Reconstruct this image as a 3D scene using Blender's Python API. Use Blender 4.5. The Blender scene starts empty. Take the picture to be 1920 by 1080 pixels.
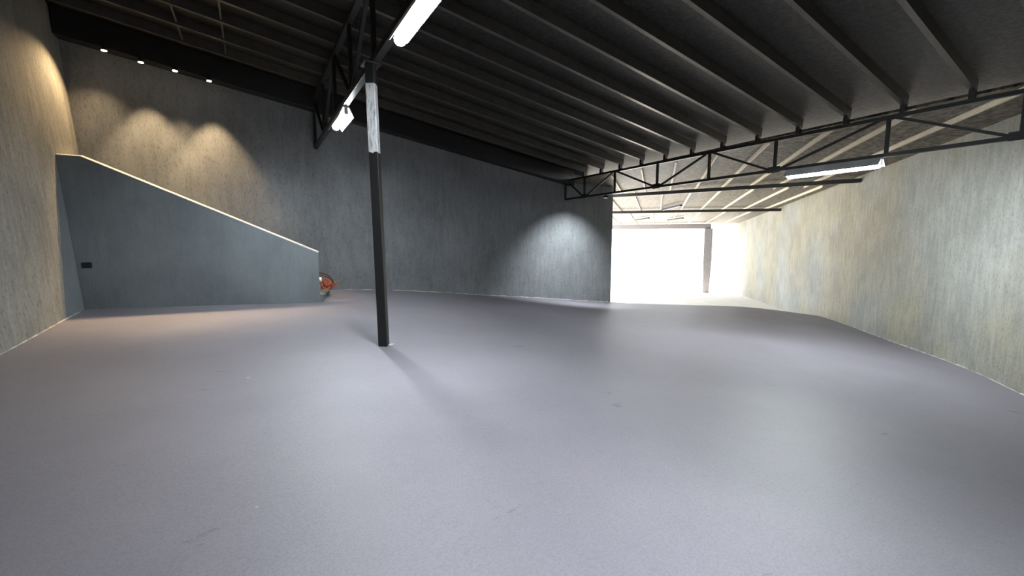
import bpy, bmesh, math, random
import numpy as np
from mathutils import Vector, Matrix
random.seed(7)
R = math.radians
S = bpy.context.scene

# ------------------------------------------------------------------ camera, world, sun, exposure
cam_data = bpy.data.cameras.new('camera'); cam_data.lens = 15.0; cam_data.sensor_width = 36.0
cam_data.clip_end = 400
cam = bpy.data.objects.new('camera', cam_data); S.collection.objects.link(cam)
cam.location = (0, 0, 1.6)
cam.rotation_euler = (R(90 - 6.065), 0, R(-31.35))
S.camera = cam

world = bpy.data.worlds.new('sky'); S.world = world; world.use_nodes = True
wn = world.node_tree.nodes; wn.clear()
wo = wn.new('ShaderNodeOutputWorld'); wb = wn.new('ShaderNodeBackground')
wb.inputs['Color'].default_value = (0.90, 0.95, 1.0, 1); wb.inputs['Strength'].default_value = 8.5
world.node_tree.links.new(wb.outputs[0], wo.inputs[0])

sun_data = bpy.data.lights.new('sun', 'SUN'); sun_data.energy = 40.0; sun_data.angle = R(0.6)
sun_data.color = (1.0, 0.93, 0.82)
sun = bpy.data.objects.new('sun', sun_data); S.collection.objects.link(sun)
SUN_AZ, SUN_EL = R(8), R(46)          # azimuth clockwise from +Y
sv = Vector((math.sin(SUN_AZ) * math.cos(SUN_EL), math.cos(SUN_AZ) * math.cos(SUN_EL), math.sin(SUN_EL)))
sun.rotation_euler = sv.to_track_quat('Z', 'Y').to_euler()

S.view_settings.view_transform = 'Standard'; S.view_settings.look = 'None'
S.view_settings.exposure = 0.0; S.view_settings.gamma = 1.0
S.view_settings.use_curve_mapping = False

TUBE = 380.0                            # radiance of the fluorescent diffusers
BEAM = 78.0                            # watts of the focused tube lights over the middle of the floor
ADDED_FLOOD = 1600.0                          # watts of the floodlight added on the truss
SPOT = 520.0                            # watts of each warm spot

# ------------------------------------------------------------------ helpers
C = S.collection

class MB:
    """collects boxes, bars and tubes and links them as ONE mesh object"""
    def __init__(self): self.v = []; self.f = []
    def quad_box(self, b, t):
        n = len(self.v); self.v += [tuple(p) for p in b] + [tuple(p) for p in t]; k = len(b)
        self.f.append(tuple(n + i for i in reversed(range(k)))); self.f.append(tuple(n + k + i for i in range(k)))
        for i in range(k):
            j = (i + 1) % k
            self.f.append((n + i, n + j, n + k + j, n + k + i))
        return self
    def box(self, x0, x1, y0, y1, z0, z1):
        return self.quad_box([(x0, y0, z0), (x1, y0, z0), (x1, y1, z0), (x0, y1, z0)],
                             [(x0, y0, z1), (x1, y0, z1), (x1, y1, z1), (x0, y1, z1)])
    def bar(self, a, b, w, h, up=(0, 0, 1)):
        a = Vector(a); b = Vector(b); d = (b - a).normalized(); u = Vector(up)
        s = d.cross(u)
        if s.length < 1e-4: s = d.cross(Vector((0, 1, 0)))
        s.normalize(); u = s.cross(d).normalized()
        c = [s * (i * w / 2) + u * (j * h / 2) for i, j in ((-1, -1), (1, -1), (1, 1), (-1, 1))]
        return self.quad_box([a + q for q in c], [b + q for q in c])
    def profile(self, pts, a, b, s, u):
        """closed 2-D profile swept from a to b; s and u are its axes"""
        a = Vector(a); b = Vector(b); s = Vector(s); u = Vector(u)
        return self.quad_box([a + s * p + u * q for p, q in pts], [b + s * p + u * q for p, q in pts])
    def tube(self, path, r, n=8):
        path = [Vector(p) for p in path]; base = len(self.v); m = len(path)
        for i, p in enumerate(path):
            d = (path[min(i + 1, m - 1)] - path[max(i - 1, 0)]).normalized()
            s = d.cross(Vector((0.13, 0.21, 1))).normalized(); u = s.cross(d)
            rr = r[i] if isinstance(r, (list, tuple)) else r
            for k in range(n):
                t = 2 * math.pi * k / n
                self.v.append(tuple(p + (s * math.cos(t) + u * math.sin(t)) * rr))
        for i in range(m - 1):
            for k in range(n):
                j = (k + 1) % n
                self.f.append((base + i * n + k, base + i * n + j, base + (i + 1) * n + j, base + (i + 1) * n + k))
        self.f.append(tuple(base + k for k in reversed(range(n))))
        self.f.append(tuple(base + (m - 1) * n + k for k in range(n)))
        return self
    def build(self, name, m, parent=None, bevel=0.0, origin=None, smooth=False):
        me = bpy.data.meshes.new(name); o = bpy.data.objects.new(name, me)
        off = Vector(origin) if origin is not None else Vector((0, 0, 0))
        me.from_pydata([tuple(Vector(p) - off) for p in self.v], [], self.f); me.update()
        bm = bmesh.new(); bm.from_mesh(me); bmesh.ops.recalc_face_normals(bm, faces=bm.faces[:]); bm.to_mesh(me); bm.free()
        me.materials.append(m); C.objects.link(o)
        if smooth:
            for p in me.polygons: p.use_smooth = True
        if origin is not None and parent is None: o.location = off
        if parent: o.parent = parent
        if bevel:
            md = o.modifiers.new('bevel', 'BEVEL'); md.width = bevel; md.segments = 2; md.limit_method = 'ANGLE'
        return o

def tag(o, label, cat, group=None):
    o['label'] = label; o['category'] = cat
    if group: o['group'] = group
    return o
def struct(o, label=None):
    o['kind'] = 'structure'
    if label: o['label'] = label
    return o
def thing(name, label, cat, loc, rot=(0, 0, 0), group=None):
    o = bpy.data.objects.new(name, None); C.objects.link(o); o.empty_display_size = 0.2
    o.location = loc; o.rotation_euler = rot
    return tag(o, label, cat, group)

# ------------------------------------------------------------------ materials
def mat(name): 
    m = bpy.data.materials.new(name); m.use_nodes = True
    nt = m.node_tree; return m, nt, nt.nodes['Principled BSDF'], nt.nodes, nt.links

def ramp(N, pts):
    r = N.new('ShaderNodeValToRGB'); e = r.color_ramp.elements
    while len(e) < len(pts): e.new(0.5)
    for i, (p, c) in enumerate(pts):
        e[i].position = p; e[i].color = (*c, 1) if len(c) == 3 else c
    return r

def noise(N, L, vec, scale, detail=4, rough=0.55, mapping=None):
    n = N.new('ShaderNodeTexNoise'); n.inputs['Scale'].default_value = scale
    n.inputs['Detail'].default_value = detail; n.inputs['Roughness'].default_value = rough
    if mapping:
        mp = N.new('ShaderNodeMapping'); mp.inputs['Scale'].default_value = mapping
        L.new(vec, mp.inputs['Vector']); L.new(mp.outputs[0], n.inputs['Vector'])
    else: L.new(vec, n.inputs['Vector'])
    return n

def mix(N, L, a, b, fac, mode='MIX'):
    x = N.new('ShaderNodeMix'); x.data_type = 'RGBA'; x.blend_type = mode
    for key, v in ((6, a), (7, b), (0, fac)):
        if isinstance(v, (int, float)): x.inputs[key].default_value = v
        elif isinstance(v, tuple): x.inputs[key].default_value = (*v, 1)
        else: L.new(v, x.inputs[key])
    return x.outputs[2]

def plain(name, col, rough=0.6, metal=0.0, var=0.12, scale=6.0, spec=0.5):
    m, nt, B, N, L = mat(name)
    g = N.new('ShaderNodeNewGeometry')
    n = noise(N, L, g.outputs['Position'], scale)
    lo = tuple(c * (1 - var) for c in col); hi = tuple(min(1, c * (1 + var)) for c in col)
    r = ramp(N, [(0.3, lo), (0.7, hi)]); L.new(n.outputs['Fac'], r.inputs[0])
    L.new(r.outputs[0], B.inputs['Base Color'])
    B.inputs['Roughness'].default_value = rough; B.inputs['Metallic'].default_value = metal
    B.inputs['Specular IOR Level'].default_value = spec
    return m

def emit(name, col, strength):
    m, nt, B, N, L = mat(name)
    B.inputs['Base Color'].default_value = (0.8, 0.8, 0.8, 1)
    B.inputs['Emission Color'].default_value = (*col, 1); B.inputs['Emission Strength'].default_value = strength
    return m

def plaster(name, base, streak=0.35, speck=0.5, patch=None):
    """scratched cement plaster: fine vertical trowel scratches, pits and broad blotches"""
    m, nt, B, N, L = mat(name)
    g = N.new('ShaderNodeNewGeometry'); P = g.outputs['Position']
    blot = noise(N, L, P, 0.7, 5, 0.6)
    st = noise(N, L, P, 9.0, 5, 0.65, (1, 1, 0.16))
    fine = noise(N, L, P, 42.0, 3, 0.7, (1, 1, 0.35))
    lo = tuple(c * (1 - 0.2) for c in base); hi = tuple(c * 1.14 for c in base)
    r1 = ramp(N, [(0.3, lo), (0.7, hi)]); L.new(blot.outputs['Fac'], r1.inputs[0])
    r2 = ramp(N, [(0.3, (1 - streak,) * 3), (0.62, (1.0,) * 3)]); L.new(st.outputs['Fac'], r2.inputs[0])
    r3 = ramp(N, [(0.33, (1 - speck,) * 3), (0.47, (1.0,) * 3)]); L.new(fine.outputs['Fac'], r3.inputs[0])
    col = mix(N, L, r1.outputs[0], r2.outputs[0], 1.0, 'MULTIPLY')
    col = mix(N, L, col, r3.outputs[0], 1.0, 'MULTIPLY')
    if patch:
        pn = noise(N, L, P, 0.35, 3, 0.5, (1, 1, 0.8))
        r4 = ramp(N, [(0.42, (0,) * 3), (0.62, (1,) * 3)]); L.new(pn.outputs['Fac'], r4.inputs[0])
        col = mix(N, L, col, mix(N, L, col, patch, 1.0, 'MULTIPLY'), r4.outputs[0])
    L.new(col, B.inputs['Base Color'])
    B.inputs['Roughness'].default_value = 0.85; B.inputs['Specular IOR Level'].default_value = 0.25
    bp = N.new('ShaderNodeBump'); bp.inputs['Strength'].default_value = 0.5; bp.inputs['Distance'].default_value = 0.012
    sm = mix(N, L, st.outputs['Fac'], fine.outputs['Fac'], 0.5)
    L.new(sm, bp.inputs['Height']); L.new(bp.outputs[0], B.inputs['Normal'])
    return m

def floor_paint():
    m, nt, B, N, L = mat('purple_grey_floor_paint')
    g = N.new('ShaderNodeNewGeometry'); P = g.outputs['Position']
    a = noise(N, L, P, 0.45, 5, 0.6); b = noise(N, L, P, 70, 2, 0.7); c = noise(N, L, P, 3.2, 6, 0.75, (0.35, 1, 1))
    d = noise(N, L, P, 5.5, 3, 0.6)
    r1 = ramp(N, [(0.3, (0.172, 0.162, 0.190)), (0.7, (0.214, 0.200, 0.228))]); L.new(a.outputs['Fac'], r1.inputs[0])
    r2 = ramp(N, [(0.3, (0.86,) * 3), (0.6, (1.05,) * 3)]); L.new(b.outputs['Fac'], r2.inputs[0])
    r3 = ramp(N, [(0.27, (0.5,) * 3), (0.34, (1,) * 3)]); L.new(c.outputs['Fac'], r3.inputs[0])
    r4 = ramp(N, [(0.74, (0,) * 3), (0.80, (0.45,) * 3)]); L.new(d.outputs['Fac'], r4.inputs[0])
    col = mix(N, L, r1.outputs[0], r2.outputs[0], 1.0, 'MULTIPLY')
    col = mix(N, L, col, r3.outputs[0], 1.0, 'MULTIPLY')
    col = mix(N, L, col, (0.5, 0.5, 0.5), r4.outputs[0])
    L.new(col, B.inputs['Base Color'])
    B.inputs['Roughness'].default_value = 0.53; B.inputs['Specular IOR Level'].default_value = 0.36
    bp = N.new('ShaderNodeBump'); bp.inputs['Strength'].default_value = 0.25; bp.inputs['Distance'].default_value = 0.004
    L.new(b.outputs['Fac'], bp.inputs['Height']); L.new(bp.outputs[0], B.inputs['Normal'])
    return m

def sheet(name, lo, hi, rough=0.5, scale=14, bump=0.8, dist=0.02):
    """sprayed insulation / foil backed roof lining with a crumpled grain"""
    m, nt, B, N, L = mat(name)
    g = N.new('ShaderNodeNewGeometry'); P = g.outputs['Position']
    a = noise(N, L, P, scale, 6, 0.7); b = noise(N, L, P, scale * 4, 3, 0.7)
    r = ramp(N, [(0.42, lo), (0.63, hi)]); L.new(a.outputs['Fac'], r.inputs[0])
    L.new(r.outputs[0], B.inputs['Base Color']); B.inputs['Roughness'].default_value = rough
    bp = N.new('ShaderNodeBump'); bp.inputs['Strength'].default_value = bump; bp.inputs['Distance'].default_value = dist
    s = mix(N, L, a.outputs['Fac'], b.outputs['Fac'], 0.4)
    L.new(s, bp.inputs['Height']); L.new(bp.outputs[0], B.inputs['Normal'])
    return m

def pole_paint(zb, zt):
    """black steel with a bare white-primed band left unpainted between two heights"""
    m, nt, B, N, L = mat('black_paint_with_white_primer_band')
    g = N.new('ShaderNodeNewGeometry'); sx = N.new('ShaderNodeSeparateXYZ'); L.new(g.outputs['Position'], sx.inputs[0])
    nz = noise(N, L, g.outputs['Position'], 12, 4, 0.7, (3, 3, 0.5))
    ad = N.new('ShaderNodeMath'); ad.operation = 'MULTIPLY_ADD'; L.new(nz.outputs['Fac'], ad.inputs[0]); ad.inputs[1].default_value = 0.10
    L.new(sx.outputs[2], ad.inputs[2])
    a = N.new('ShaderNodeMath'); a.operation = 'GREATER_THAN'; L.new(ad.outputs[0], a.inputs[0]); a.inputs[1].default_value = zb + 0.05
    b = N.new('ShaderNodeMath'); b.operation = 'LESS_THAN'; L.new(ad.outputs[0], b.inputs[0]); b.inputs[1].default_value = zt + 0.05
    c = N.new('ShaderNodeMath'); c.operation = 'MULTIPLY'; L.new(a.outputs[0], c.inputs[0]); L.new(b.outputs[0], c.inputs[1])
    st = ramp(N, [(0.32, (0.16, 0.165, 0.17)), (0.5, (0.62, 0.63, 0.64))]); L.new(nz.outputs['Fac'], st.inputs[0])
    L.new(mix(N, L, (0.006, 0.006, 0.006), st.outputs[0], c.outputs[0]), B.inputs['Base Color'])
    B.inputs['Roughness'].default_value = 0.5
    return m

M = dict(
    floor=floor_paint(),
    plaster=plaster('grey_scratched_plaster', (0.21, 0.216, 0.21)),
    plaster_r=plaster('weathered_scratched_plaster', (0.262, 0.266, 0.246), 0.26, 0.34, (1.0, 0.925, 0.77)),
    plaster_l=plaster('beige_grey_scratched_plaster', (0.28, 0.268, 0.24), 0.3, 0.45),
    plaster_b=plaster('blue_grey_plaster', (0.185, 0.195, 0.205), 0.2, 0.35),
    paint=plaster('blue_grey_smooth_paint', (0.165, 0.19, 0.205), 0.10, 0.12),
    steel=plain('black_painted_steel', (0.014, 0.013, 0.013), 0.42),
    purlin=plain('dark_galvanised_purlin', (0.14, 0.13, 0.112), 0.34, 0.6),
    ceil=sheet('black_sprayed_roof_lining', (0.005, 0.0046, 0.004), (0.052, 0.045, 0.037), 0.30, 14, 0.8, 0.02),
    foil=sheet('brown_foil_roof_lining', (0.016, 0.013, 0.009), (0.18, 0.145, 0.10), 0.6, 7),
    rib=plain('pale_galvanised_steel', (0.52, 0.46, 0.35), 0.5, 0.0),
    driveway=plain('pale_concrete', (0.62, 0.60, 0.56), 0.9, 0, 0.1, 1.5),
    post=plain('grey_painted_steel', (0.20, 0.19, 0.20), 0.6),
    housing=plain('white_enamelled_steel', (0.75, 0.76, 0.76), 0.4),
    tube=emit('lit_fluorescent_diffuser', (0.90, 0.97, 1.0), TUBE),
    tube_strong=emit('lit_bare_diffuser', (0.90, 0.97, 1.0), TUBE * 1.1),
    tube_front=emit('lit_front_diffuser', (0.90, 0.97, 1.0), 130.0),
    tube_added=emit('lit_added_diffuser', (0.90, 0.97, 1.0), 38.0), tube_mid=emit('lit_long_diffuser', (0.90, 0.97, 1.0), TUBE * 1.1),
    bulb=emit('lit_warm_lamp', (1.0, 0.84, 0.62), 14.0), bulb_cool=emit('lit_cool_lens', (.9, .97, 1), 0.6),
    black=plain('black_plastic', (0.012, 0.012, 0.012), 0.4),
    orange=plain('orange_cable_sheath', (0.42, 0.085, 0.03), 0.5, 0, 0.3, 30),
    brown=plain('dark_brown_rubber', (0.06, 0.035, 0.02), 0.6),
    white=plain('white_plastic', (0.8, 0.79, 0.75), 0.5),
    olive=plain('olive_green_stalk', (0.16, 0.14, 0.06), 0.7),
    cement=plain('pale_cement_mortar', (0.50, 0.49, 0.46), 0.9, 0, 0.2, 20),
)

# ------------------------------------------------------------------ floor (cast slab that falls towards the opening)
FP = np.array([
    (-2.95, 8.345, .115), (-2.95, 10.79, .226), (-2.93, 11.8, .257), (-1.0, 11.8, .184), (1.40, 11.8, .082),
    (2.03, 13.3, .225), (3.63, 13.3, .125), (6.785, 13.3, -.227), (9.548, 13.3, -.528), (13.032, 13.3, -.925),
    (1.69, 6.62, 0), (12.055, 1.615, -1.2), (12.878, 2.281, -1.15), (15.806, 4.652, -1.27), (20.706, 8.62, -1.527),
    (18.14, 10.184, -1.156), (16.084, 11.439, -1.064), (1, 1.6, 0), (-2.95, 2.5, 0.0), (-2.95, -4, 0.0), (3, -4, -.25),
    (5.5, 3.5, -.36), (8.0, 8.0, -.5)])
def _tps(d): 
    d = np.maximum(d, 1e-9); return d * d * np.log(d)
def _fit(P, lam=0.08):
    n = len(P); d = np.linalg.norm(P[:, None, :2] - P[None, :, :2], axis=2)
    A = np.zeros((n + 3, n + 3)); A[:n, :n] = _tps(d) + lam * np.eye(n)
    A[:n, n] = 1; A[:n, n + 1:] = P[:, :2]; A[n, :n] = 1; A[n + 1:, :n] = P[:, :2].T
    return np.linalg.solve(A, np.concatenate([P[:, 2], np.zeros(3)]))
FW = _fit(FP)
def floor_z(x, y):
    d = np.hypot(FP[:, 0] - x, FP[:, 1] - y); n = len(FP)
    return float(FW[:n] @ _tps(d) + FW[n] + FW[n + 1] * x + FW[n + 2] * y)

E0, E1 = Vector((13.032, 13.3, 0)), Vector((20.706, 8.62, 0))         # slab edge at the opening
RD = Vector((math.sin(R(51)), math.cos(R(51)), 0)); RN = Vector((-RD.y, RD.x, 0))   # right wall direction and inward normal
RP = Vector((12.056, 1.615, 0))
def rwall(L, off=0.0): return RP + RD * L + RN * off
YB, YN, XL, XT, XG = 13.3, -4.0, -2.95, 10.5, 1.69                   # back wall, near wall, left wall, truss, girder
def purlin_z(x): return 5.8 - 0.157 * x                               # underside of the purlins
PD = 0.20                                                             # purlin depth

bm = bmesh.new(); nx, ny = 96, 74
gx = np.linspace(-3.2, 22.6, nx); gy = np.linspace(-4.2, 13.6, ny)
vs = [[bm.verts.new((x, y, floor_z(x, y))) for x in gx] for y in gy]
for j in range(ny - 1):
    for i in range(nx - 1):
        bm.faces.new((vs[j][i], vs[j][i + 1], vs[j + 1][i + 1], vs[j + 1][i]))
en = Vector((E1.y - E0.y, E0.x - E1.x, 0)).normalized()
if en.dot(E0) < en.dot(Vector((0, 0, 0))): en = -en
def clip(no, co): bmesh.ops.bisect_plane(bm, geom=bm.verts[:] + bm.edges[:] + bm.faces[:], plane_co=co, plane_no=no, clear_outer=True)
clip(en, E0); clip(-RN, rwall(0, -0.15))
r = bmesh.ops.extrude_face_region(bm, geom=bm.faces[:])
for v in [g for g in r['geom'] if isinstance(g, bmesh.types.BMVert)]: v.co.z -= 0.15
bmesh.ops.recalc_face_normals(bm, faces=bm.faces[:])
me = bpy.data.meshes.new('floor'); bm.to_mesh(me); bm.free(); me.materials.append(M['floor'])
for p in me.polygons: p.use_smooth = False
fl = bpy.data.objects.new('floor', me); C.objects.link(fl); struct(fl)

# sunlit driveway outside, falling away from the slab
GD = Vector((math.sin(R(50)), math.cos(R(50)), 0)); CD = Vector((GD.y, -GD.x, 0))     # carport length and width directions
FA = Vector((15.027, 4.021, 0))
def far(g, c, z): return FA + GD * g + CD * c + Vector((0, 0, z))
def far_z(g): return 3.90 - 0.02 * g                                  # underside of the carport purlins
def drive_z(g): return -1.40 - 0.055 * g
b = MB()
q = [far(2, 6, drive_z(2)), far(75, 6, drive_z(75)), far(75, -45, drive_z(75)), far(2, -45, drive_z(2))]
b.quad_box([p - Vector((0, 0, .2)) for p in q], q)
struct(b.build('floor_outside', M['driveway']))

# ------------------------------------------------------------------ walls
def wall_poly(name, pts, nrm, thick, m):
    """vertical wall from a polygon of 3-D points, thickened away from the room"""
    b = MB(); nrm = Vector(nrm) * thick
    b.quad_box([Vector(p) for p in pts], [Vector(p) + nrm for p in pts])
    return struct(b.build(name, m))
def xl(z): return -2.93 - 0.06 * z                                   # the left wall leans back a little
ZL = purlin_z(-3.33) + PD
wall_poly('wall_left', [(xl(-.2), YN, -.2), (xl(-.2), YB + .2, -.2), (xl(ZL), YB + .2, ZL), (xl(ZL), YN, ZL)], (-1, 0, 0), .22, M['plaster_l'])
wall_poly('wall_back', [(-3.45, YB, -.3), (1.0, YB, -.3), (13.05, YB, -1.6), (13.05, YB, 3.9), (XT + 1.1, YB, 3.95), (XT + 1.1, YB, purlin_z(XT + 1.1) + PD), (-3.45, YB, purlin_z(-3.45) + PD)], (0, 1, 0), .22, M['plaster_b'])
Ln = (YN - RP.y) / RD.y
xk = rwall(Ln).x
def rz(L): return far_z((rwall(L) - FA).dot(GD)) + 0.10
Ls = (XT + .4 - RP.x) / RD.x
wall_poly('wall_right', [rwall(Ln) + Vector((0, 0, -1.6)), rwall(70) + Vector((0, 0, -6.5)), rwall(70) + Vector((0, 0, rz(70))), rwall(Ls) + Vector((0, 0, rz(Ls))),
          rwall(Ls - .02) + Vector((0, 0, purlin_z(XT + .4) + PD)), rwall(Ln) + Vector((0, 0, purlin_z(xk) + PD))], -RN, .22, M['plaster_r'])
wall_poly('wall_near', [(-3.45, YN, -.3), (xk + .1, YN, -.9), (xk + .1, YN, purlin_z(xk) + PD), (-3.45, YN, purlin_z(-3.45) + PD)], (0, -1, 0), .22, M['plaster'])

# ragged cement bead along wall bottoms
def bead(name, pts, n_in):
    b = MB(); pts2 = []
    for (p, q) in zip(pts[:-1], pts[1:]):
        p = Vector(p); q = Vector(q); k = max(2, int((q - p).length / 0.12))
        for i in range(k): pts2.append(p.lerp(q, i / k))
    path = []; rad = []
    for p in pts2:
        path.append(Vector((p.x, p.y, floor_z(p.x, p.y))) + Vector(n_in) * 0.004); rad.append(max(0.003, random.gauss(0.010, 0.007)))
    b.tube(path, rad, 5); return struct(b.build(name, M['cement']))
bead('baseboard_left', [(-2.94, 4, 0), (-2.94, 11.6, 0)], (1, 0, 0))
bead('baseboard_back', [(2.1, YB, 0), (13.0, YB, 0)], (0, -1, 0))
bead('baseboard_right', [rwall(-4), rwall(11)], RN)

# ------------------------------------------------------------------ roof lining
def slab_roof(name, quad, t, m):
    b = MB(); q = [Vector(p) for p in quad]
    b.quad_box(q, [p + Vector((0, 0, t)) for p in q]); return struct(b.build(name, m))
XO = XT + 1.1                                                        # the main roof oversails the truss
slab_roof('ceiling', [(-3.6, YN - .2, purlin_z(-3.6) + PD), (XO, YN - .2, purlin_z(XO) + PD), (XO, YB + .22, purlin_z(XO) + PD), (-3.6, YB + .22, purlin_z(-3.6) + PD)], .06, M['ceil'])
# carport roof: near edge follows the truss, far edge at the header
def on_far_x(x, c):                                                   # g where the roof line c crosses x
    return (x - FA.x - CD.x * c) / GD.x
cR, cL, gE = 2.9, -11.6, 31.0
def wall_c(g):                                                        # c of the right wall at g
    den = RN.dot(CD); return (RN.dot(RP) - RN.dot(FA + GD * g)) / den
x0 = XT + 0.14
q = []
gR = on_far_x(x0, 0)
for g_, c_ in ((on_far_x(x0, wall_c(-4.5)), wall_c(-4.5)), (gE, wall_c(gE) + .1), (gE, cL), (on_far_x(x0, cL), cL)):
    q.append(far(g_, c_, far_z(g_) + .10))
slab_roof('ceiling_carport', q, .05, M['foil'])

# ------------------------------------------------------------------ main roof purlins
ORD = ['first', 'second', 'third', 'fourth', 'fifth', 'sixth', 'seventh', 'eighth', 'ninth', 'tenth', 'eleventh', 'twelfth', 'thirteenth', 'fourteenth']
py = [12.16 - 0.894 * i for i in range(13)]
def c_profile(w, d, t, lip):
    return [(0, 0), (w, 0), (w, lip), (w - t, lip), (w - t, t), (t, t), (t, d - t), (w, d - t), (w, d), (0, d)]
sl = Vector((1, 0, -0.157)).normalized(); up = Vector((0.157, 0, 1)).normalized()
for i, y in enumerate(py):
    a = Vector((-3.29, y, purlin_z(-3.29))); e = Vector((XT + .1, y, purlin_z(XT + .1)))
    b = MB(); b.profile(c_profile(.075, PD * .97, .012, .022), a, e, (0, 1, 0), up)
    o = b.build('purlin', M['purlin'], origin=a)
    tag(o, 'black steel roof purlin under the dark lining, %s from the back wall' % ORD[i], 'purlin', 'main roof purlins')
    # cleat that carries it on the truss
    c = MB(); c.box(XT - .05, XT + .05, y - .01, y + .07, 4.002, purlin_z(XT + .05) - .001)
    tag(c.build('purlin_cleat', M['steel'], origin=(XT, y, 4.005)), 'short black cleat on the truss top chord under purlin %s from the back wall' % ORD[i], 'cleat', 'purlin cleats')

# bridging bars between the purlins near the left wall
br = [(-1.03, 2), (-1.03, 1), (-1.03, 0), (-.25, 2), (-.25, 1), (-.25, 0), ]
brl = {(-1.03, 2): 'left bridging bar between third and fourth purlins', (-1.03, 1): 'left bridging bar between second and third purlins',
       (-1.03, 0): 'left bridging bar between first and second purlins', (-.25, 2): 'right bridging bar between third and fourth purlins',
       (-.25, 1): 'right bridging bar between second and third purlins', (-.25, 0): 'right bridging bar between first and second purlins'}
for x, i in br:
    b = MB(); z = purlin_z(x) + .06
    b.bar((x, py[i] + .005, z), (x, py[i + 1] + .07, z), .03, .05)
    tag(b.build('bridging_bar', M['purlin'], origin=(x, py[i + 1], z)), 'thin steel ' + brl[(x, i)] + ' from the back wall', 'bracing bar', 'purlin bridging bars')

# dark beam along the top of the back wall
b = MB()
def bz(x): return 5.43 - 0.154 * x
xa, xb = -3.27, XT + .2
b.quad_box([(xa, YB - .34, bz(xa)), (xb, YB - .34, bz(xb)), (xb, YB - .005, bz(xb)), (xa, YB - .005, bz(xa))],
           [(xa, YB - .34, purlin_z(xa) + PD - .01), (xb, YB - .34, purlin_z(xb) + PD - .01), (xb, YB - .005, purlin_z(xb) + PD - .01), (xa, YB - .005, purlin_z(xa) + PD - .01)])
tag(b.build('edge_beam', M['steel'], bevel=.01, origin=(xa, YB - .17, bz(xa))), 'deep black sloping beam along the top of the back wall', 'beam')

# ------------------------------------------------------------------ trusses
def truss(name, label, x, ys, zb, zt, cw, ch, first_down):
    t = thing(name, label, 'roof truss', (x, ys[-1], zb))
    o = Vector((x, ys[-1], zb))
    def part(nm, a, e, w, h, upv=(0, 0, 1)):
        b = MB(); b.bar(Vector(a) - o, Vector(e) - o, w, h, upv); return b.build(nm, M['steel'], t, bevel=.004)
    part('bottom_chord', (x, ys[0], zb), (x, ys[-1], zb), cw, ch)
    part('top_chord', (x, ys[0], zt), (x, ys[-1], zt), cw, ch)
    for i, y in enumerate(ys):
        part('web_post', (x, y, zb + ch / 2), (x, y, zt - ch / 2), cw * .7, cw * .7, (1, 0, 0))
        if i < len(ys) - 1:
            d = first_down if i % 2 == 0 else not first_down
            z0, z1 = (zt, zb) if d else (zb, zt)
            y2 = ys[i + 1]; s = -1
            part('diagonal', (x, y + s * .05, z0), (x, y2 - s * .05, z1), cw * .6, cw * .6, (1, 0, 0))
            nx_, nz_ = (y2, z1)
            b = MB(); zz = zb if d else zt
            b.box(x - cw * .35 - .008 - o.x, x - cw * .35 - o.x, y2 - .14 - o.y, y2 + .14 - o.y, zz - .05 - o.z, zz + .09 * (1 if d else -1) + (0 if d else .05) - o.z)
            b.build('gusset_plate', M['steel'], t)
    return t
truss('roof_truss', 'black steel lattice truss above the opening, carrying the purlin ends', XT, [13.25, 12.15, 10.64, 8.88, 7.18, 5.5, 3.45, 1.75, .75], 3.265, 3.965, .085, .07, True)
truss('girder_truss', 'deep dark lattice girder along the room on top of the pole', XG, [13.25, 11.6, 9.95, 8.3, 6.65, 5.0, 3.35, 1.7, .05, -1.6, -3.9], 4.24, 5.47, .10, .10, True)

# ------------------------------------------------------------------ pole
PT = Vector((1.635, 6.655, 4.188)); PB = Vector((1.692, 6.624, floor_z(1.692, 6.624) - .01))
t = thing('steel_column', 'square black steel pole standing on the floor, white primer band near its top', 'column', PB)
b = MB(); b.bar((0, 0, 0), PT - PB, .138, .138, (math.sin(R(31)), math.cos(R(31)), 0))
b.build('shaft', pole_paint(2.93, 3.90), t, bevel=.012)
b = MB(); b.bar(PT - PB - Vector((0, 0, .02)), PT - PB + Vector((0, 0, .0)), .24, .24, (0, 1, 0)); b.build('cap_plate', M['steel'], t)
b = MB(); b.tube([(.06, -.06, .012), (.12, -.02, .012), (.16, .03, .010)], [.02, .028, .012], 6); b.build('grout_dab', M['cement'], t)['label'] = 'white grout dab'

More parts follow.
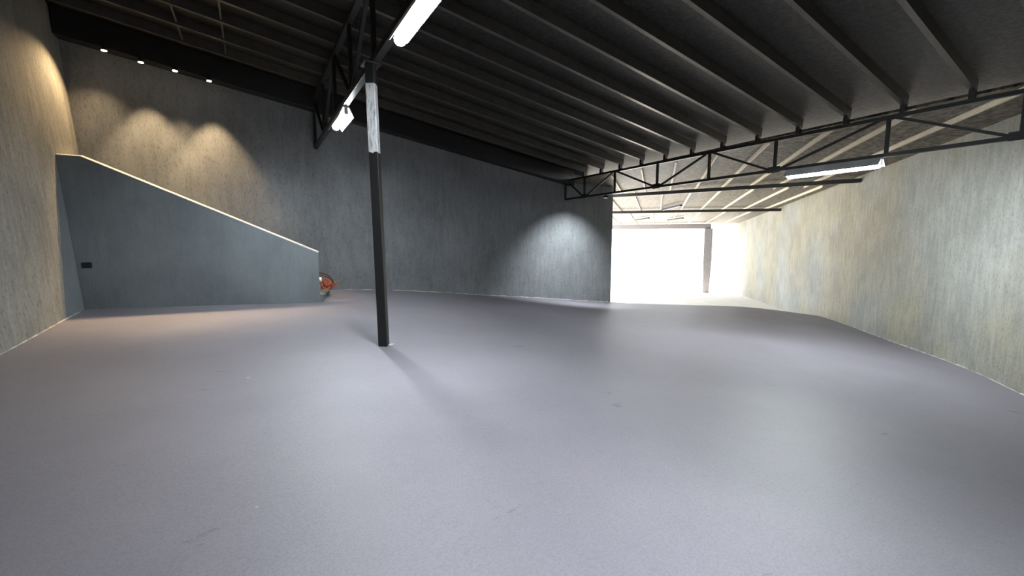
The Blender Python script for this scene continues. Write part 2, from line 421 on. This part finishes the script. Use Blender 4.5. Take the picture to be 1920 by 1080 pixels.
# ------------------------------------------------------------------ tube lights
def tube_light(label, x, y0, y1, z, r, w, lip, em, beam=0.0, wing='housing'):
    """batten: round diffuser of radius r centred at height z between sloping wings of half width w; beam = lens-focused downlight"""
    h = (y1 - y0) / 2; top = r + .05
    sec = [(-w, lip), (-w - .01, lip), (-.06, top), (.06, top), (w + .01, lip), (w, lip), (.05, top - .03), (-.05, top - .03)]
    t = thing('tube_light', label, 'light', (x, (y0 + y1) / 2, z + top))
    b = MB(); b.profile([(p, q - top) for p, q in sec], (0, -h, 0), (0, h, 0), (1, 0, 0), (0, 0, 1)); b.build('housing', M[wing], t)
    b = MB(); ys = [-h + .012, -h + .017, -h + .03, -h + .06, h - .06, h - .03, h - .017, h - .012]
    b.tube([(0, yy, -top) for yy in ys], [r * k for k in (.35, .6, .85, 1, 1, .85, .6, .35)], 16)
    b.build('diffuser', em, t, smooth=True)['label'] = 'glowing white diffuser'
    for sd in (-1, 1):
        b = MB(); b.box(-.035, .035, sd * (h - .015) - .012, sd * (h - .015) + .012, -top - .03, -.02); b.build('end_cap', M['housing'], t)
    if beam:
        ld = bpy.data.lights.new('tube_beam', 'AREA'); ld.shape = 'RECTANGLE'; ld.size = .14; ld.size_y = y1 - y0 - .1
        ld.energy = beam; ld.spread = R(98); ld.color = (.90, .97, 1.0)
        lo = bpy.data.objects.new('tube_beam', ld); C.objects.link(lo); lo.parent = t; lo.location = (0, 0, -top - r - .004)
    return t
tube_light('bright tube light under the girder, in front of the pole', XG, 4.22, 5.46, 4.06, .075, .10, .0, M['tube_front'], BEAM)
tube_light('small bright tube light under the girder, behind the pole near the back wall', XG, 8.84, 10.06, 4.06, .075, .13, -.075, M['tube_strong'])
tube_light('long bright tube light under the roof truss beside the right wall', XT, 3.50, 5.22, 3.11, .075, .15, -.03, M['tube_mid'])
tube_light('added unseen tube light under the girder almost overhead, for the near floor', XG, .30, 1.54, 4.06, .075, .10, .02, M['tube_added'], BEAM * 1.1)  # extra tube added out of view to brighten the near floor

# small floodlight added on the truss to make the light pool on the back wall
t = thing('added_flood_light', 'small black floodlight added on the dark end of the truss to light the back wall', 'light', (XT, 11.05, 3.15))
b = MB(); b.quad_box([(-.07, -.06, -.02), (.07, -.06, -.02), (.07, .06, -.02), (-.07, .06, -.02)], [(-.04, -.035, .06), (.04, -.035, .06), (.04, .035, .06), (-.04, .035, .06)]); b.build('lamp_body', M['black'], t, bevel=.005)
b = MB(); b.box(-.055, .055, -.045, .045, -.026, -.02); b.build('lens', M['bulb_cool'], t)
b = MB(); b.bar((0, 0, .05), (0, 0, .082), .03, .03); b.build('bracket', M['black'], t)
ld = bpy.data.lights.new('added_flood', 'SPOT'); ld.energy = ADDED_FLOOD; ld.color = (.90, .97, 1.0); ld.spot_size = R(94); ld.spot_blend = .85; ld.shadow_soft_size = .04
lo = bpy.data.objects.new('added_flood', ld); C.objects.link(lo); lo.parent = t; lo.location = (0, 0, -.035); lo.rotation_euler = (R(37), 0, 0)

# ------------------------------------------------------------------ warm spots on the edge beam
spots = [(-2.472, 5.716, 'brightest warm spotlight under the edge beam, nearest the left wall'), (-1.872, 5.60, 'second warm spotlight from the left wall under the edge beam'),
         (-1.273, 5.538, 'third warm spotlight from the left wall under the edge beam'), (-.634, 5.434, 'warm spotlight under the edge beam farthest from the left wall')]
for i, (x, z, lab) in enumerate(spots):
    Y = 12.85
    t = thing('spotlight', lab, 'spotlight', (x, Y, z), group='warm spotlights above the stairs')
    b = MB(); b.tube([(0, 0, .01), (0, 0, .10)], [.055, .04], 14); b.build('lamp_body', M['black'], t)
    b = MB(); b.tube([(0, 0, -.006), (0, 0, .004)], [.05, .05], 14); b.build('lens', M['bulb'], t)
    b = MB(); b.bar((0, .0, .09), (0, .0, bz(x) - z + .05), .02, .02); b.bar((0, 0, bz(x) - z + .05), (0, .12, bz(x) - z + .05), .03, .03); b.build('bracket', M['black'], t)
    ld = bpy.data.lights.new('warm_spot', 'SPOT'); ld.energy = SPOT * (.9, 1.5, .8, 1.7)[i]; ld.color = (1.0, .70, .38)
    ld.spot_size = R((112, 70, 72, 70)[i]); ld.spot_blend = (.9, .6, .6, .6)[i]; ld.shadow_soft_size = .03
    lo = bpy.data.objects.new('warm_spot', ld); C.objects.link(lo); lo.parent = t; lo.location = (0, 0, -.02)
    lo.rotation_euler = (R((-22, -6, -10, -6)[i]), R((14, 0, 0, 0)[i]), 0)

# ------------------------------------------------------------------ stairs and their parapet
t = bpy.data.objects.new('wall_stair', None); C.objects.link(t); t.location = (1.45, 11.8, 0); struct(t, 'blue grey stepped-down parapet wall beside the stairs')
o = Vector((1.45, 11.8, 0))
pr = [(-2.92, -.1), (1.445, -.1), (1.445, 1.345), (-2.777, 3.285), (xl(3.285), 3.285)]
b = MB(); b.quad_box([Vector((x, 11.8, z)) - o for x, z in pr], [Vector((x, 11.92, z)) - o for x, z in pr]); b.build('parapet', M['paint'], t, bevel=.006)
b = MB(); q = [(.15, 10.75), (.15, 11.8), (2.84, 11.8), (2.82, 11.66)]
b.quad_box([Vector((xl(z) - .02, y, z)) - o for z, y in q], [Vector((xl(z) + .003, y, z)) - o for z, y in q]); b.build('shade_strip', M['paint'], t)  # shaded part of the left wall, painted in as a thin darker strip
# pale chamfered coping along the top edge
def coping(x0, z0, x1, z1, w):
    d = Vector((x1 - x0, 0, z1 - z0)).normalized(); u = Vector((-d.z, 0, d.x))
    b = MB(); b.profile([(.0, .002), (.0, .012), (.05, w), (.122, w), (.122, .002)], Vector((x0, 11.798, z0)) - o, Vector((x1, 11.798, z1)) - o, (0, 1, 0), u if u.z > 0 else -u)
    b.build('coping', M['cement'], t)['label'] = 'pale coping edge'
coping(1.445, 1.345, -2.777, 3.285, .046)
coping(-2.777, 3.285, xl(3.3) + .01, 3.285, .035)
st = thing('staircase', 'grey concrete staircase hidden behind the sloping parapet, lowest step showing at its end', 'stairs', (1.45, 12.6, 0))
o = Vector((1.45, 12.6, 0)); b = MB(); n = 13
for i in range(n):
    xs = 1.2 - i * .29
    b.box(max(-2.97, xs - .29) - o.x, xs - o.x, 11.925 - o.y, 12.955 - o.y if False else 13.295 - o.y, -.05 - o.z, .36 + i * .165 - o.z)
b.build('flight', M['paint'], st)
b = MB()
q = [(1.19, 11.93), (1.52, 11.81), (1.86, 13.05), (1.19, 13.05)]
b.quad_box([Vector((x, y, -.05)) - o for x, y in q], [Vector((x, y, .27)) - o for x, y in q]); b.build('bottom_step', M['paint'], st, bevel=.008)

t = thing('wall_socket', 'black electrical wall plate on the blue grey stair parapet', 'socket', (-2.84, 11.8, 1.15))
b = MB(); b.box(-.075, .075, -.012, 0, -.055, .055); b.build('cover_plate', M['black'], t, bevel=.004)
for s in (-.035, .035): MB().box(s - .018, s + .018, -.018, -.012, -.02, .02).build('rocker', M['black'], t)

# orange cable heap on the lowest step
cx, cy, cz = 1.72, 12.35, .27
t = thing('cable_heap', 'tangled orange cable heap with dark hoops on the lowest step by the parapet', 'cable', (cx, cy, cz))
b = MB()
for k in range(11):
    r0 = random.uniform(.10, .21); ax = Vector((random.uniform(-1, 1), random.uniform(-1, 1), random.uniform(-.2, .9))).normalized()
    rot = Vector((0, 0, 1)).rotation_difference(ax).to_matrix(); cc = Vector((random.uniform(-.08, .10), random.uniform(-.1, .1), .22 + random.uniform(-.03, .08)))
    path = []
    for j in range(17):
        a = 2 * math.pi * j / 16 * .96
        p = cc + rot @ Vector((r0 * math.cos(a), r0 * .8 * math.sin(a), random.uniform(-.015, .015))); p.z = max(p.z, .015); path.append(p)
    b.tube([p * .86 for p in path], .013, 6)
b.build('orange_coil', M['orange'], t, smooth=True)['label'] = 'orange cable loops'
for r0, dx in ((.36, -.22), (.30, -.20)):
    b = MB(); path = [(dx + r0 * math.cos(a), .02, .18 + r0 * 1.0 * math.sin(a)) for a in [math.pi * .02 + math.pi * .75 * j / 14 for j in range(15)]]
    b.tube(path, .018, 6); b.build('hoop', M['brown'], t, smooth=True)['label'] = 'dark brown hoop'
b = MB(); b.tube([(.16, 0, .2), (.27, -.02, .27), (.36, -.03, .34)], [.012, .014, .02], 6); b.build('stalk', M['olive'], t, smooth=True)['label'] = 'olive green stalk'
b = MB(); b.tube([(-.20, -.14, .30), (-.20, -.14, .42)], [.04, .03], 8); b.build('plug', M['white'], t, smooth=True)['label'] = 'white plug'

# ------------------------------------------------------------------ carport purlins, beams, header and post
def clamp_c(g): return wall_c(g) - .05
def far_purlin(c, g0, g1, lab):
    a = far(g0, c, far_z(g0)); e = far(g1, c, far_z(g1)); u = Vector((0, 0, 1))
    b = MB(); b.profile(c_profile(.045, .10, .008, .02), a, e, -CD, u)
    tag(b.build('carport_purlin', M['rib'], origin=a), lab, 'purlin', 'carport roof purlins')
bays = [(-9, 6.2, [-1.04, -2.1, -3.1, -4.1, -5.1, -6.1, -7.1, -8.1], 'nearest bay'), (6.25, 16.2, [-.4, -1.57, -2.8, -4.04, -5.2, -6.4, -7.6, -8.8], 'middle bay'),
        (16.25, gE - .1, [.6, -.9, -2.4, -3.9, -5.4, -6.9, -8.4, -9.9], 'farthest bay')]
for g0, g1, cs, bay in bays:
    for i, c in enumerate(cs):
        ga = max(g0, on_far_x(x0 + .05, c))
        # stop where the right wall begins
        while clamp_c(ga) < c and ga < g1: ga += .25
        gb = g1
        while clamp_c(gb) < c and gb > ga: gb -= .25
        far_purlin(c, ga, gb, 'galvanised purlin under the carport roof, %s from the right wall in the %s' % (ORD[i], bay))
def far_beam(g0, c0, g1, c1, w, h, lab, drop=0.0):
    a = far(g0, c0, far_z(g0) - h / 2 - drop); e = far(g1, c1, far_z(g1) - h / 2 - drop); b = MB(); b.bar(a, e, w, h)
    return tag(b.build('carport_beam', M['steel'], bevel=.006, origin=a), lab, 'beam', 'carport beams')
far_beam(6.3, -9.5, 4.1, wall_c(4.1), .12, .14, 'thin black beam across the carport, nearest behind the truss')
far_beam(14.2, -10.8, 15.0, wall_c(15.0), .14, .16, 'black beam across the carport, halfway between truss and header')
for g0, c0, g1, c1, lab in ((22.0, -8.25, 19.9, -7.2, 'left of two short dark braces high under the far end of the carport roof'), (22.6, -5.8, 20.5, -4.8, 'right of two short dark braces high under the far end of the carport roof'),
                            (13.4, -6.3, 11.1, -5.4, 'short dark bar standing in for shade under the carport roof just in front of the middle beam')):  # last bar is a wedge of shade built as a dark solid
    a = far(g0, c0, far_z(g0) - .06); e = far(g1, c1, far_z(g1) - .06)
    tag(MB().bar(a, e, .14, .10).build('carport_dark_bar', M['steel'], origin=a), lab, 'brace', 'carport braces')
HG = 28.5
hz = far_z(HG) - .02
tag(MB().bar(far(HG, -11.5, hz - .22), far(HG, -1.98, hz - .22), .25, .42).build('header_beam', M['post'], bevel=.01, origin=far(HG, -7, hz - .4)), 'grey header beam above the bright opening, ending on the post', 'beam')
pb = far(HG, -2.2, 0); pz = drive_z(HG)
t = thing('carport_post', 'grey post standing outside in the glare under the header beam', 'post', (pb.x, pb.y, pz), (0, 0, math.atan2(GD.y, GD.x)))
b = MB(); H = hz - .44 - pz
b.quad_box([(-.25, -.25, 0), (.25, -.25, 0), (.25, .25, 0), (-.25, .25, 0)], [(-.28, -.36, H * .5), (.28, -.36, H * .5), (.28, .32, H * .5), (-.28, .32, H * .5)])
b.quad_box([(-.28, -.36, H * .5), (.28, -.36, H * .5), (.28, .32, H * .5), (-.28, .32, H * .5)], [(-.28, -.34, H), (.28, -.34, H), (.28, .32, H), (-.28, .32, H)])
b.build('shaft', M['post'], t, bevel=.01)
b = MB(); b.box(-.35, .35, -.35, .35, 0, .03); b.build('base_plate', M['post'], t)
